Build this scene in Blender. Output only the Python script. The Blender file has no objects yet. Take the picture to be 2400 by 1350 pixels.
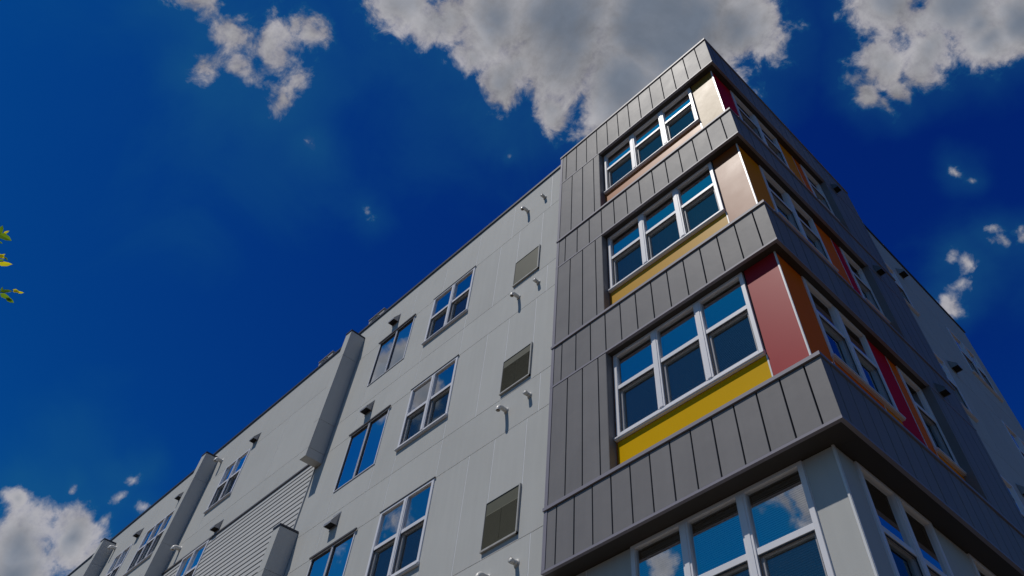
import bpy, bmesh, math, random
from mathutils import Vector, Matrix

random.seed(7)
S = bpy.context.scene
DZ = 7.72                       # height of the third-floor sill line above the ground

# ------------------------------------------------------------------ camera
cam_d = bpy.data.cameras.new('camera')
cam = bpy.data.objects.new('camera', cam_d)
S.collection.objects.link(cam)
cam.matrix_world = Matrix((
    (0.71468773, 0.57893724, 0.39249601, 2.48534463),
    (0.69937989, -0.59907903, -0.38983596, -6.69255094),
    (0.00944558, 0.5531148, -0.8330515, -6.11925728 + DZ),
    (0, 0, 0, 1)))
cam_d.sensor_fit = 'HORIZONTAL'
cam_d.sensor_width = 36
cam_d.lens = 36 * 1672.28 / 2400
cam_d.shift_x = -147.66 / 2400
cam_d.shift_y = -247.62 / 2400
cam_d.clip_start = 0.05
cam_d.clip_end = 2000
S.camera = cam

# ------------------------------------------------------------------ render look
S.view_settings.view_transform = 'Standard'
S.view_settings.look = 'None'
S.view_settings.gamma = 1
S.view_settings.use_curve_mapping = False
S.view_settings.exposure = -0.3
S.render.engine = 'CYCLES'
S.cycles.max_bounces = 8
S.cycles.transparent_max_bounces = 12

# ------------------------------------------------------------------ sun
SUN = Vector((-0.168, -0.468, 0.868)).normalized()
sd = bpy.data.lights.new('sun', 'SUN')
sd.energy = 3.6
sd.angle = math.radians(0.55)
sd.color = (1.0, 0.95, 0.875)
sun = bpy.data.objects.new('sun', sd)
sun.rotation_euler = SUN.to_track_quat('Z', 'Y').to_euler()
sun.location = (0, -20, 40)
S.collection.objects.link(sun)

# ------------------------------------------------------------------ world: sky and clouds
W = bpy.data.worlds.new('World'); S.world = W
W.use_nodes = True
nt = W.node_tree; nt.nodes.clear()
N = nt.nodes.new
LK = nt.links.new
def wmath(op, a, b=None, c=None, clamp=False):
    n = N('ShaderNodeMath'); n.operation = op; n.use_clamp = clamp
    for i, v in enumerate((a, b, c)):
        if v is None: continue
        if isinstance(v, (int, float)): n.inputs[i].default_value = v
        else: LK(v, n.inputs[i])
    return n.outputs[0]
def wvec(op, a, b):
    n = N('ShaderNodeVectorMath'); n.operation = op
    for i, v in enumerate((a, b)):
        if isinstance(v, tuple): n.inputs[i].default_value = v
        else: LK(v, n.inputs[i])
    return n
def wmix(f, a, b, mode='MIX'):
    n = N('ShaderNodeMix'); n.data_type = 'RGBA'; n.blend_type = mode
    if isinstance(f, (int, float)): n.inputs[0].default_value = f
    else: LK(f, n.inputs[0])
    for k, v in ((6, a), (7, b)):
        if isinstance(v, tuple): n.inputs[k].default_value = v
        else: LK(v, n.inputs[k])
    return n.outputs[2]
tc = N('ShaderNodeTexCoord')
D = tc.outputs['Generated']
sky = N('ShaderNodeTexSky'); sky.sky_type = 'NISHITA'; sky.sun_disc = False
sky.sun_elevation = math.asin(SUN.z)
sky.sun_rotation = math.atan2(SUN.x, SUN.y)
sky.air_density = 1.0; sky.dust_density = 0.2; sky.ozone_density = 3.0
# the deep polarised blue of the photograph: no red, green falling off faster than blue
sep = N('ShaderNodeSeparateColor'); LK(sky.outputs[0], sep.inputs[0])
comb = N('ShaderNodeCombineColor')
gg = wmath('MULTIPLY', wmath('POWER', sep.outputs[1], 2.2), 0.106)
bb = wmath('MULTIPLY', sep.outputs[2], 0.71)
LK(wmath('MULTIPLY', sep.outputs[0], 0.01), comb.inputs[0])
LK(wmath('MINIMUM', gg, wmath('MULTIPLY', bb, 0.45)), comb.inputs[1]); LK(bb, comb.inputs[2])
skyc = comb.outputs[0]

def noise(vec, scale, detail, rough, lac=2.0, dist=0.0):
    n = N('ShaderNodeTexNoise'); n.inputs['Scale'].default_value = scale
    n.inputs['Detail'].default_value = detail; n.inputs['Roughness'].default_value = rough
    n.inputs['Lacunarity'].default_value = lac; n.inputs['Distortion'].default_value = dist
    LK(vec, n.inputs['Vector']); return n
wn = noise(D, 5.0, 4, 0.6)
warp = wvec('SUBTRACT', wn.outputs['Color'], (0.5, 0.5, 0.5))
wsc = N('ShaderNodeVectorMath'); wsc.operation = 'SCALE'; LK(warp.outputs[0], wsc.inputs[0]); wsc.inputs['Scale'].default_value = 0.10
DW = wvec('ADD', D, wsc.outputs[0]).outputs[0]
# cloud banks: direction, angular radius, density
BANKS = [
    (0.1224, 0.5775, 0.8072, 0.0513, 1.2),
    (0.065, 0.5226, 0.8501, 0.0596, 1.2),
    (-0.5399, -0.1032, 0.8354, 0.0468, 0.78),
    (-0.5449, -0.0538, 0.8367, 0.0485, 0.74),
    (-0.5316, -0.011, 0.8469, 0.05, 0.7),
    (-0.4952, 0.0046, 0.8688, 0.0427, 0.72),
    (-0.5745, -0.0216, 0.8183, 0.0439, 0.66),
    (-0.5651, 0.0293, 0.8245, 0.04, 0.66),
    (-0.5391, 0.028, 0.8417, 0.0375, 0.6),
    (-0.5934, -0.0456, 0.8036, 0.0378, 0.55),
    (-0.6039, -0.0615, 0.7947, 0.0222, 0.4),
    (-0.5804, 0.0946, 0.8088, 0.0191, 0.38),
    (-0.5079, -0.0441, 0.8603, 0.0257, 0.4),
    (-0.5876, 0.0344, 0.8084, 0.0185, 0.45),
    (-0.4022, 0.0619, 0.9135, 0.0724, 1.0),
    (-0.3434, 0.1583, 0.9257, 0.0952, 1.15),
    (-0.3924, 0.1044, 0.9139, 0.068, 0.95),
    (-0.2665, 0.245, 0.9322, 0.1397, 1.6),
    (-0.1692, 0.3364, 0.9264, 0.1482, 1.6),
    (-0.0971, 0.3986, 0.912, 0.0833, 1.2),
    (-0.3726, 0.2275, 0.8997, 0.0647, 1.1),
    (-0.3494, 0.3045, 0.8861, 0.0475, 0.9),
    (-0.2541, 0.3593, 0.898, 0.1114, 1.4),
    (-0.167, 0.4349, 0.8848, 0.0742, 1.2),
    (-0.3852, 0.1751, 0.9061, 0.0521, 0.9),
    (0.0476, 0.4864, 0.8724, 0.0659, 1.3),
    (0.1115, 0.5262, 0.843, 0.0905, 1.5),
    (0.1589, 0.5741, 0.8032, 0.0631, 1.4),
    (0.0065, 0.5287, 0.8488, 0.0568, 1.1),
    (0.0645, 0.5509, 0.832, 0.0592, 1.2),
    (0.1176, 0.5582, 0.8213, 0.0566, 1.2),
    (-0.03, 0.5564, 0.8304, 0.0342, 0.8),
    (-0.0299, 0.527, 0.8494, 0.0318, 0.75),
    (-0.0165, 0.5767, 0.8168, 0.0234, 0.65),
    (0.0077, 0.57, 0.8216, 0.0307, 0.75),
    (0.0057, 0.6659, 0.746, 0.0177, 0.5),
    (0.0111, 0.675, 0.7378, 0.0127, 0.45),
    (-0.0208, 0.7316, 0.6814, 0.0191, 0.6),
    (-0.0053, 0.7426, 0.6697, 0.0205, 0.55),
    (-0.0279, 0.7408, 0.6712, 0.0143, 0.5),
    (-0.0703, 0.7294, 0.6805, 0.0216, 0.55),
    (-0.0675, 0.743, 0.6658, 0.0194, 0.5),
    (-0.1025, 0.7527, 0.6503, 0.0234, 0.6),
    (-0.0833, 0.7518, 0.6542, 0.0165, 0.45),
    (-0.6003, 0.1878, 0.7774, 0.0146, 0.4),
    (-0.6036, 0.1989, 0.7721, 0.0123, 0.34),
    (-0.4135, 0.298, 0.8604, 0.0095, 0.4),
    (-0.9105, 0.1176, 0.3964, 0.054, 1.3),
    (-0.8945, 0.1552, 0.4194, 0.0445, 1.2),
    (-0.9164, 0.132, 0.378, 0.0608, 1.3),
    (-0.8947, 0.1937, 0.4026, 0.0365, 1.0),
    (-0.8573, 0.1703, 0.4858, 0.0198, 0.75),
    (-0.8628, 0.1521, 0.4821, 0.0152, 0.6),
    (-0.8697, 0.1714, 0.4629, 0.0171, 0.65),
    (-0.8823, 0.1239, 0.454, 0.0132, 0.6),
    (-0.8653, 0.1953, 0.4617, 0.0152, 0.6),
    (-0.9039, 0.082, 0.4198, 0.0232, 0.9),
    (-0.8804, 0.1773, 0.4399, 0.0168, 0.6),
    (-0.6966, -0.3343, 0.6348, 0.05, 1.2),
    (-0.6798, -0.3461, 0.6466, 0.045, 1.2),
    (-0.703, -0.355, 0.6162, 0.05, 1.0),
    (-0.6787, -0.3864, 0.6246, 0.042, 1.1),
    (-0.685, -0.4242, 0.5922, 0.04, 0.8),
    (-0.7438, -0.4334, 0.5089, 0.05, 0.45),
    (-0.7906, -0.4031, 0.4609, 0.05, 0.4),
    (-0.5372, -0.7014, 0.4685, 0.05, 1.0),
    (-0.4751, -0.7229, 0.5017, 0.035, 0.5),
    (-0.3887, -0.7614, 0.5189, 0.04, 0.8),
    (-0.3704, -0.7709, 0.5181, 0.04, 0.8),
    (-0.4157, -0.7517, 0.512, 0.04, 0.6),
    (0.89, 0.2967, 0.3461, 0.16, 1.1),
    (0.597, -0.6965, 0.398, 0.22, 1.1),
    (-0.1048, -0.9435, 0.3145, 0.25, 1.1),
    (-0.9023, -0.3509, 0.2506, 0.2, 1.1),
    (0.303, -0.5051, 0.8081, 0.15, 1.1),
    (0.1005, 0.9744, 0.2009, 0.2, 1.1),
    (-0.6089, 0.7612, 0.2233, 0.2, 1.1),
    (0.9734, -0.1025, 0.2049, 0.12, 1.1),
    (-0.3483, -0.9254, 0.1493, 0.15, 1.1),
    (0.6991, 0.6991, 0.1498, 0.2, 1.1)]
acc = None
for (cx, cy, cz, r, w) in BANKS:
    dd = wvec('DISTANCE', DW, (cx, cy, cz)).outputs['Value']
    v = wmath('MULTIPLY_ADD', dd, -w / r, w)
    acc = v if acc is None else wmath('SMOOTH_MAX', acc, v, 0.15)
fb = noise(D, 7.0, 12, 0.62, 2.1, 0.25)
fb2 = noise(D, 26.0, 8, 0.65, 2.0, 0.3)
f1 = wmath('MULTIPLY_ADD', fb.outputs['Fac'], 1.3, -0.63)
f2 = wmath('MULTIPLY_ADD', fb2.outputs['Fac'], 1.15, -0.58)
field = wmath('ADD', wmath('ADD', acc, f1), f2)
mr = N('ShaderNodeMapRange'); mr.interpolation_type = 'SMOOTHSTEP'
LK(field, mr.inputs[0]); mr.inputs[1].default_value = 0.0; mr.inputs[2].default_value = 0.80
alpha = mr.outputs[0]
# thin haze around the clouds
mh = N('ShaderNodeMapRange'); mh.interpolation_type = 'SMOOTHSTEP'
LK(wmath('ADD', acc, wmath('MULTIPLY', f1, 0.8)), mh.inputs[0]); mh.inputs[1].default_value = -0.85; mh.inputs[2].default_value = 0.6
mh.inputs[4].default_value = 0.26
alpha = wmath('MAXIMUM', alpha, mh.outputs[0])
# wide torn veils of very thin cloud
vacc = None
for (cx, cy, cz, r) in [(-0.6056, -0.0516, 0.7941, 0.2), (-0.6081, 0.0543, 0.792, 0.14), (-0.4635, 0.1883, 0.8659, 0.16), (-0.0626, 0.7412, 0.6683, 0.1), (-0.8876, 0.1064, 0.4481, 0.1)]:
    v = wmath('MULTIPLY_ADD', wvec('DISTANCE', DW, (cx, cy, cz)).outputs['Value'], -1 / r, 1.0)
    vacc = v if vacc is None else wmath('MAXIMUM', vacc, v)
vn = noise(D, 5.0, 9, 0.6, 2.0, 0.6)
mv = N('ShaderNodeMapRange'); mv.interpolation_type = 'SMOOTHSTEP'
LK(wmath('ADD', vacc, wmath('MULTIPLY_ADD', vn.outputs['Fac'], 2.4, -1.2)), mv.inputs[0]); mv.inputs[1].default_value = 0.0; mv.inputs[2].default_value = 1.1
mv.inputs[4].default_value = 0.20
alpha = wmath('ADD', alpha, wmath('MULTIPLY', mv.outputs[0], wmath('SUBTRACT', 1.0, alpha)))
# thick parts are greyer, thin rims are white
mt = N('ShaderNodeMapRange'); LK(wmath('ADD', acc, wmath('MULTIPLY_ADD', f1, 0.55, wmath('MULTIPLY', f2, 0.35))), mt.inputs[0]); mt.interpolation_type = 'SMOOTHSTEP'
mt.inputs[1].default_value = 0.42; mt.inputs[2].default_value = 1.35
fb3 = noise(D, 9.0, 6, 0.55, 2.0, 0.2)
thick = wmath('MULTIPLY', mt.outputs[0], wmath('MULTIPLY_ADD', fb3.outputs['Fac'], 0.5, 0.72), clamp=True)
cloudc = wmix(thick, (4.7, 4.6, 4.8, 1), (1.9, 2.3, 3.0, 1))
# billows: each puff brighter on the side turned to the sun
DS = wvec('ADD', D, tuple(SUN * 0.022)).outputs[0]
fs1 = noise(DS, 7.0, 12, 0.62, 2.1, 0.25); fs2 = noise(DS, 26.0, 8, 0.65, 2.0, 0.3)
fs0 = noise(wvec('ADD', D, tuple(SUN * 0.06)).outputs[0], 3.2, 3, 0.5); f00 = noise(D, 3.2, 3, 0.5)
rl = wmath('ADD', wmath('MULTIPLY', wmath('SUBTRACT', fb.outputs['Fac'], fs1.outputs['Fac']), 2.2), wmath('MULTIPLY', wmath('SUBTRACT', fb2.outputs['Fac'], fs2.outputs['Fac']), 0.7))
rl = wmath('ADD', rl, wmath('MULTIPLY', wmath('SUBTRACT', f00.outputs['Fac'], fs0.outputs['Fac']), 1.6))
rl = wmath('MULTIPLY', rl, wmath('MULTIPLY_ADD', thick, -0.78, 1.0))
relief = wmath('MINIMUM', wmath('MAXIMUM', wmath('ADD', rl, 0.95), 0.62), 1.22)
rsc = N('ShaderNodeVectorMath'); rsc.operation = 'SCALE'; LK(cloudc, rsc.inputs[0]); LK(relief, rsc.inputs['Scale'])
# the thinnest veils scatter blue
thin = N('ShaderNodeMapRange'); LK(alpha, thin.inputs[0]); thin.inputs[1].default_value = 0.36; thin.inputs[2].default_value = 0.78
cloudc = wmix(thin.outputs[0], (0.16, 1.45, 2.75, 1), rsc.outputs[0])
allc = wmix(alpha, skyc, cloudc)
bg = N('ShaderNodeBackground'); LK(allc, bg.inputs['Color']); bg.inputs['Strength'].default_value = 0.1
wo = N('ShaderNodeOutputWorld'); LK(bg.outputs[0], wo.inputs['Surface'])

# ------------------------------------------------------------------ materials
def material(name, col, rough=0.6, metal=0.0, spec=0.5, var=0.0, vscale=2.0, bump=0.0, bscale=60.0, rvar=0.0, streak=0.0):
    m = bpy.data.materials.new(name); m.use_nodes = True
    t = m.node_tree; p = t.nodes['Principled BSDF']
    p.inputs['Base Color'].default_value = (*col, 1)
    p.inputs['Roughness'].default_value = rough
    p.inputs['Metallic'].default_value = metal
    p.inputs['Specular IOR Level'].default_value = spec
    g = t.nodes.new('ShaderNodeNewGeometry')
    oi = t.nodes.new('ShaderNodeObjectInfo')
    if var > 0:
        n = t.nodes.new('ShaderNodeTexNoise'); n.inputs['Scale'].default_value = vscale
        n.inputs['Detail'].default_value = 6; n.inputs['Roughness'].default_value = 0.6
        t.links.new(g.outputs['Position'], n.inputs['Vector'])
        a = t.nodes.new('ShaderNodeMath'); a.operation = 'MULTIPLY_ADD'
        t.links.new(n.outputs['Fac'], a.inputs[0]); a.inputs[1].default_value = 2.4 * var; a.inputs[2].default_value = 1 - 1.2 * var
        b = t.nodes.new('ShaderNodeMath'); b.operation = 'MULTIPLY_ADD'
        t.links.new(oi.outputs['Random'], b.inputs[0]); b.inputs[1].default_value = var * 0.9; b.inputs[2].default_value = -var * 0.45
        c = t.nodes.new('ShaderNodeMath'); c.operation = 'ADD'
        t.links.new(a.outputs[0], c.inputs[0]); t.links.new(b.outputs[0], c.inputs[1])
        last = c.outputs[0]
        if streak > 0:
            mp = t.nodes.new('ShaderNodeMapping'); mp.inputs['Scale'].default_value = (7, 7, 0.5)
            t.links.new(g.outputs['Position'], mp.inputs['Vector'])
            sn = t.nodes.new('ShaderNodeTexNoise'); sn.inputs['Scale'].default_value = 1.6; sn.inputs['Detail'].default_value = 5
            t.links.new(mp.outputs[0], sn.inputs['Vector'])
            sm = t.nodes.new('ShaderNodeMath'); sm.operation = 'MULTIPLY_ADD'
            t.links.new(sn.outputs['Fac'], sm.inputs[0]); sm.inputs[1].default_value = streak; sm.inputs[2].default_value = -streak * 0.5
            c2 = t.nodes.new('ShaderNodeMath'); c2.operation = 'ADD'
            t.links.new(last, c2.inputs[0]); t.links.new(sm.outputs[0], c2.inputs[1]); last = c2.outputs[0]
        v = t.nodes.new('ShaderNodeVectorMath'); v.operation = 'SCALE'
        v.inputs[0].default_value = col; t.links.new(last, v.inputs['Scale'])
        t.links.new(v.outputs[0], p.inputs['Base Color'])
        if rvar > 0:
            r = t.nodes.new('ShaderNodeMath'); r.operation = 'MULTIPLY_ADD'
            t.links.new(n.outputs['Fac'], r.inputs[0]); r.inputs[1].default_value = rvar; r.inputs[2].default_value = rough - rvar * 0.5
            t.links.new(r.outputs[0], p.inputs['Roughness'])
    if bump > 0:
        bn = t.nodes.new('ShaderNodeTexNoise'); bn.inputs['Scale'].default_value = bscale; bn.inputs['Detail'].default_value = 3
        t.links.new(g.outputs['Position'], bn.inputs['Vector'])
        bp = t.nodes.new('ShaderNodeBump'); bp.inputs['Strength'].default_value = bump; bp.inputs['Distance'].default_value = 0.01
        t.links.new(bn.outputs['Fac'], bp.inputs['Height']); t.links.new(bp.outputs[0], p.inputs['Normal'])
    return m
M = {}
M['zinc'] = material('grey zinc cladding', (0.205, 0.196, 0.198), 0.52, 0.0, 0.16, 0.10, 1.6, 0.55, 2.2, 0.14, 0.12)
M['zinc_trim'] = material('grey zinc trim', (0.25, 0.235, 0.275), 0.5, 0.0, 0.25, 0.05, 3)
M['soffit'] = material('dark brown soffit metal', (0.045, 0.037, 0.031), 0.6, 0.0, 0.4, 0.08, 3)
M['dark'] = material('dark joint backing', (0.012, 0.012, 0.014), 0.9)
M['wall'] = material('pale grey fibre cement', (0.48, 0.48, 0.462), 0.75, 0, 0.25, 0.065, 0.9, 0.12, 90, 0, 0.12)
M['reveal'] = material('pale aluminium reveal', (0.72, 0.72, 0.73), 0.5, 0.0, 0.5)
M['siding'] = material('pale grey lap siding', (0.48, 0.475, 0.465), 0.7, 0, 0.3, 0.05, 1.5, 0.1, 80)
M['coping'] = material('dark blue grey coping', (0.035, 0.04, 0.055), 0.5, 0.2, 0.5)
M['frame'] = material('white vinyl frame', (0.74, 0.73, 0.76), 0.4, 0, 0.5, 0.03, 5)
M['sash_dark'] = material('dark bronze sash', (0.05, 0.048, 0.05), 0.5)
M['drip'] = material('grey brown drip flashing', (0.14, 0.125, 0.125), 0.5, 0.2)
M['white_trim'] = material('white metal trim', (0.68, 0.68, 0.68), 0.35, 0, 0.5)
GL = 0.43
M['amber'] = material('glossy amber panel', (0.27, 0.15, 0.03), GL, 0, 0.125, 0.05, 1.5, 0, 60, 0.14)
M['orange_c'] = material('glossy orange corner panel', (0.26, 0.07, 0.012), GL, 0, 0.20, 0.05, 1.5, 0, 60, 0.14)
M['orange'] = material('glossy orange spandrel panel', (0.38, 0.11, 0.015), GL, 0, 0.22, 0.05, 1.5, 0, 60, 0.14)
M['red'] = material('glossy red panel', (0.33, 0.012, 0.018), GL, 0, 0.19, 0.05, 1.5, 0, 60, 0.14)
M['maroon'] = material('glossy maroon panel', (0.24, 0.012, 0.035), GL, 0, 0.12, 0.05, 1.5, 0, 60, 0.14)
for k_, n_, c_ in (('amber_lift', 'amber panel brightened for shade', (0.92, 0.25, 0.0)), ('orange_lift', 'orange panel brightened for shade', (0.95, 0.15, 0.0)), ('maroon_lift', 'maroon panel brightened for shade', (0.62, 0.004, 0.02))):  # panel colours brightened to make up for the shade on the side front
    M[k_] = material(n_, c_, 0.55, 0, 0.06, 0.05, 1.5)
M['yellow'] = material('glossy yellow panel', (0.64, 0.37, 0.0), 0.4, 0, 0.05, 0.05, 1.5, 0, 60, 0.14)
M['gold'] = material('glossy golden panel', (0.56, 0.30, 0.02), GL, 0, 0.12, 0.05, 1.5, 0, 60, 0.14)
M['louver'] = material('olive painted louvre', (0.10, 0.097, 0.062), 0.6, 0, 0.4, 0.10, 8)
M['louver_trim'] = material('weathered louvre trim', (0.42, 0.41, 0.39), 0.6, 0, 0.4, 0.25, 12)
M['pvc'] = material('off white pipe plastic', (0.66, 0.64, 0.60), 0.35, 0, 0.5, 0.06, 14)
M['galv'] = material('galvanised hood metal', (0.36, 0.35, 0.35), 0.4, 0.3, 0.5, 0.12, 18)
M['galv_zinc'] = material('grey painted hood metal', (0.17, 0.17, 0.185), 0.45, 0.15, 0.5, 0.1, 10)
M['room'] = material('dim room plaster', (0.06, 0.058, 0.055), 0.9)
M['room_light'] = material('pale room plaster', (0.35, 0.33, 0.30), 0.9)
M['blind'] = material('white blind slat', (0.50, 0.52, 0.50), 0.6)
M['curtain'] = material('grey blue curtain cloth', (0.20, 0.23, 0.25), 0.9, 0, 0.2, 0.3, 6)
M['ac'] = material('condenser cabinet paint', (0.42, 0.39, 0.36), 0.5, 0, 0.4, 0.15, 8)
M['roof'] = material('grey roof membrane', (0.25, 0.25, 0.25), 0.9, 0, 0.2, 0.1, 2)
M['ground'] = material('worn asphalt and gravel', (0.072, 0.053, 0.034), 0.95, 0, 0.2, 0.3, 0.6, 0.4, 40)
M['bark'] = material('grey brown bark', (0.13, 0.10, 0.07), 0.9, 0, 0.2, 0.3, 8, 0.6, 30)
M['paving'] = material('concrete paving', (0.13, 0.11, 0.08), 0.9, 0, 0.2, 0.15, 2, 0.3, 50)

def glass_material(name, tint, ior, base, wob=0.0):
    m = bpy.data.materials.new(name); m.use_nodes = True
    t = m.node_tree; t.nodes.clear()
    o = t.nodes.new('ShaderNodeOutputMaterial')
    gl = t.nodes.new('ShaderNodeBsdfGlossy'); gl.inputs['Roughness'].default_value = 0.0; gl.inputs['Color'].default_value = (*tint, 1)
    tr = t.nodes.new('ShaderNodeBsdfTransparent'); tr.inputs['Color'].default_value = (0.80, 0.86, 0.84, 1)
    fr = t.nodes.new('ShaderNodeFresnel'); fr.inputs['IOR'].default_value = ior
    ma = t.nodes.new('ShaderNodeMath'); ma.operation = 'MULTIPLY_ADD'; ma.use_clamp = True
    t.links.new(fr.outputs[0], ma.inputs[0]); ma.inputs[1].default_value = 1.0; ma.inputs[2].default_value = base
    mx = t.nodes.new('ShaderNodeMixShader')
    t.links.new(ma.outputs[0], mx.inputs[0]); t.links.new(tr.outputs[0], mx.inputs[1]); t.links.new(gl.outputs[0], mx.inputs[2])
    g = t.nodes.new('ShaderNodeNewGeometry')
    n = t.nodes.new('ShaderNodeTexNoise'); n.inputs['Scale'].default_value = 1.3; n.inputs['Detail'].default_value = 1
    t.links.new(g.outputs['Position'], n.inputs['Vector'])
    bp = t.nodes.new('ShaderNodeBump'); bp.inputs['Strength'].default_value = 0.06; bp.inputs['Distance'].default_value = 0.02
    t.links.new(n.outputs['Fac'], bp.inputs['Height']); t.links.new(bp.outputs[0], gl.inputs['Normal'])
    t.links.new(mx.outputs[0], o.inputs['Surface'])
    return m
M['glass'] = glass_material('coated window glass', (0.94, 0.97, 1.0), 1.9, 0.47)
M['glass_low'] = glass_material('plain lower sash glass', (0.80, 0.95, 1.0), 1.6, 0.30)
M['glass_fixed'] = glass_material('reflective fixed glass', (0.90, 0.95, 1.0), 2.2, 0.62)
def screen_material():
    m = bpy.data.materials.new('dark insect mesh'); m.use_nodes = True
    t = m.node_tree; t.nodes.clear()
    o = t.nodes.new('ShaderNodeOutputMaterial'); d = t.nodes.new('ShaderNodeBsdfDiffuse'); d.inputs[0].default_value = (0.03, 0.032, 0.035, 1)
    tr = t.nodes.new('ShaderNodeBsdfTransparent'); mx = t.nodes.new('ShaderNodeMixShader'); mx.inputs[0].default_value = 0.30
    t.links.new(tr.outputs[0], mx.inputs[1]); t.links.new(d.outputs[0], mx.inputs[2]); t.links.new(mx.outputs[0], o.inputs[0])
    return m
M['screen'] = screen_material()
def leaf_material(name, col):
    m = bpy.data.materials.new(name); m.use_nodes = True
    t = m.node_tree; p = t.nodes['Principled BSDF']; p.inputs['Base Color'].default_value = (*col, 1); p.inputs['Roughness'].default_value = 0.45
    tl = t.nodes.new('ShaderNodeBsdfTranslucent'); tl.inputs[0].default_value = (col[0] * 2.4, col[1] * 2.2, col[2], 1)
    mx = t.nodes.new('ShaderNodeMixShader'); mx.inputs[0].default_value = 0.5
    o = t.nodes['Material Output']
    t.links.new(p.outputs[0], mx.inputs[1]); t.links.new(tl.outputs[0], mx.inputs[2]); t.links.new(mx.outputs[0], o.inputs[0])
    return m
M['leaf'] = leaf_material('green leaf', (0.09, 0.17, 0.015))
M['leaf_y'] = leaf_material('yellow green leaf', (0.34, 0.33, 0.012))

# ------------------------------------------------------------------ mesh helpers
class MB:
    def __init__(s): s.v = []; s.f = []
    def box(s, x0, x1, y0, y1, z0, z1, open_front=False):
        x0, x1 = min(x0, x1), max(x0, x1); y0, y1 = min(y0, y1), max(y0, y1); z0, z1 = min(z0, z1), max(z0, z1)
        b = len(s.v)
        s.v += [(x0, y0, z0), (x1, y0, z0), (x1, y1, z0), (x0, y1, z0), (x0, y0, z1), (x1, y0, z1), (x1, y1, z1), (x0, y1, z1)]
        fs = [(0, 3, 2, 1), (4, 5, 6, 7), (1, 2, 6, 5), (2, 3, 7, 6), (3, 0, 4, 7)]
        if not open_front: fs.append((0, 1, 5, 4))
        s.f += [tuple(b + i for i in f) for f in fs]
        return s
    def quad(s, x0, x1, y, z0, z1):
        b = len(s.v); s.v += [(x0, y, z0), (x1, y, z0), (x1, y, z1), (x0, y, z1)]; s.f.append((b, b + 1, b + 2, b + 3)); return s
    def prism(s, pts, x0, x1):              # profile in (y, z), extruded along x
        b = len(s.v); n = len(pts)
        s.v += [(x0, y, z) for y, z in pts] + [(x1, y, z) for y, z in pts]
        s.f += [tuple(b + i for i in range(n)), tuple(b + n + i for i in reversed(range(n)))]
        s.f += [(b + i, b + n + i, b + n + (i + 1) % n, b + (i + 1) % n) for i in range(n)]
        return s
    def tube(s, pts, rad, seg=16, cap=True):
        pts = [Vector(p) for p in pts]; b0 = len(s.v); rings = []
        up = Vector((1, 0, 0.03))
        for i, p in enumerate(pts):
            d = (pts[min(i + 1, len(pts) - 1)] - pts[max(i - 1, 0)]).normalized()
            u = d.cross(up).normalized(); w = d.cross(u)
            r = rad[i] if isinstance(rad, (list, tuple)) else rad
            rings.append(len(s.v))
            s.v += [tuple(p + r * (math.cos(2 * math.pi * k / seg) * u + math.sin(2 * math.pi * k / seg) * w)) for k in range(seg)]
        for a, b in zip(rings, rings[1:]):
            s.f += [(a + k, a + (k + 1) % seg, b + (k + 1) % seg, b + k) for k in range(seg)]
        if cap:
            s.f.append(tuple(rings[0] + k for k in range(seg))); s.f.append(tuple(rings[-1] + k for k in reversed(range(seg))))
        return s
    def mesh(s, name, m, smooth=False, bevel=0.0):
        me = bpy.data.meshes.new(name); me.from_pydata(s.v, [], s.f); me.materials.append(m)
        bm = bmesh.new(); bm.from_mesh(me)
        bmesh.ops.recalc_face_normals(bm, faces=bm.faces)
        if bevel > 0:
            bmesh.ops.bevel(bm, geom=list(bm.edges), offset=bevel, segments=1, affect='EDGES')
        bm.to_mesh(me); bm.free()
        if smooth:
            for p in me.polygons: p.use_smooth = True
        return me
def link(name, me, parent=None, loc=(0, 0, 0), rz=0.0):
    o = bpy.data.objects.new(name, me); S.collection.objects.link(o)
    o.location = loc; o.rotation_euler = (0, 0, rz)
    if parent is not None: o.parent = parent
    return o
def thing(name, label, cat, loc=(0, 0, 0), group=None):
    o = bpy.data.objects.new(name, None); S.collection.objects.link(o); o.location = loc
    o.empty_display_size = 0.5
    o['label'] = label; o['category'] = cat
    if group: o['group'] = group
    return o
CACHE = {}
class Face:
    """Facade frame: x runs to the right as seen from outside, y into the wall, z up."""
    def __init__(s, rz): s.rz = rz; s.c, s.s = math.cos(rz), math.sin(rz)
    def put(s, name, me, parent, x, y, z, child=False):
        if child: return link(name, me, parent, (x, y, z))
        return link(name, me, parent, (x * s.c - y * s.s, x * s.s + y * s.c, z + DZ), s.rz)
    def piece(s, name, m, parent, x0, x1, y0, y1, z0, z1, bevel=0.0, child=False, kind=None):
        x0, x1 = min(x0, x1), max(x0, x1)
        key = ('box', name, m.name, round(x1 - x0, 3), round(y1 - y0, 3), round(z1 - z0, 3), bevel)
        if key not in CACHE:
            CACHE[key] = MB().box(0, x1 - x0, 0, y1 - y0, 0, z1 - z0).mesh(name, m, bevel=bevel)
        o = s.put(name, CACHE[key], parent, x0, y0, z0, child)
        if kind: o['kind'] = kind
        return o
L = Face(0.0)                     # sunlit street front, outward normal -Y
Rr = Face(math.pi / 2)            # shaded side front, outward normal +X

# ------------------------------------------------------------------ setting: ground
g = MB().box(-450, 450, -450, 450, -1.0, 0.0).mesh('ground', M['ground'])
go = link('ground', g); go['kind'] = 'structure'
pv = MB().box(-60, 6, -9.5, -0.0, 0.004, 0.13).box(0.0, 6, 0.0, 40, 0.004, 0.13).mesh('pavement', M['paving'])
po = link('pavement', pv); po['kind'] = 'structure'

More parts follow.
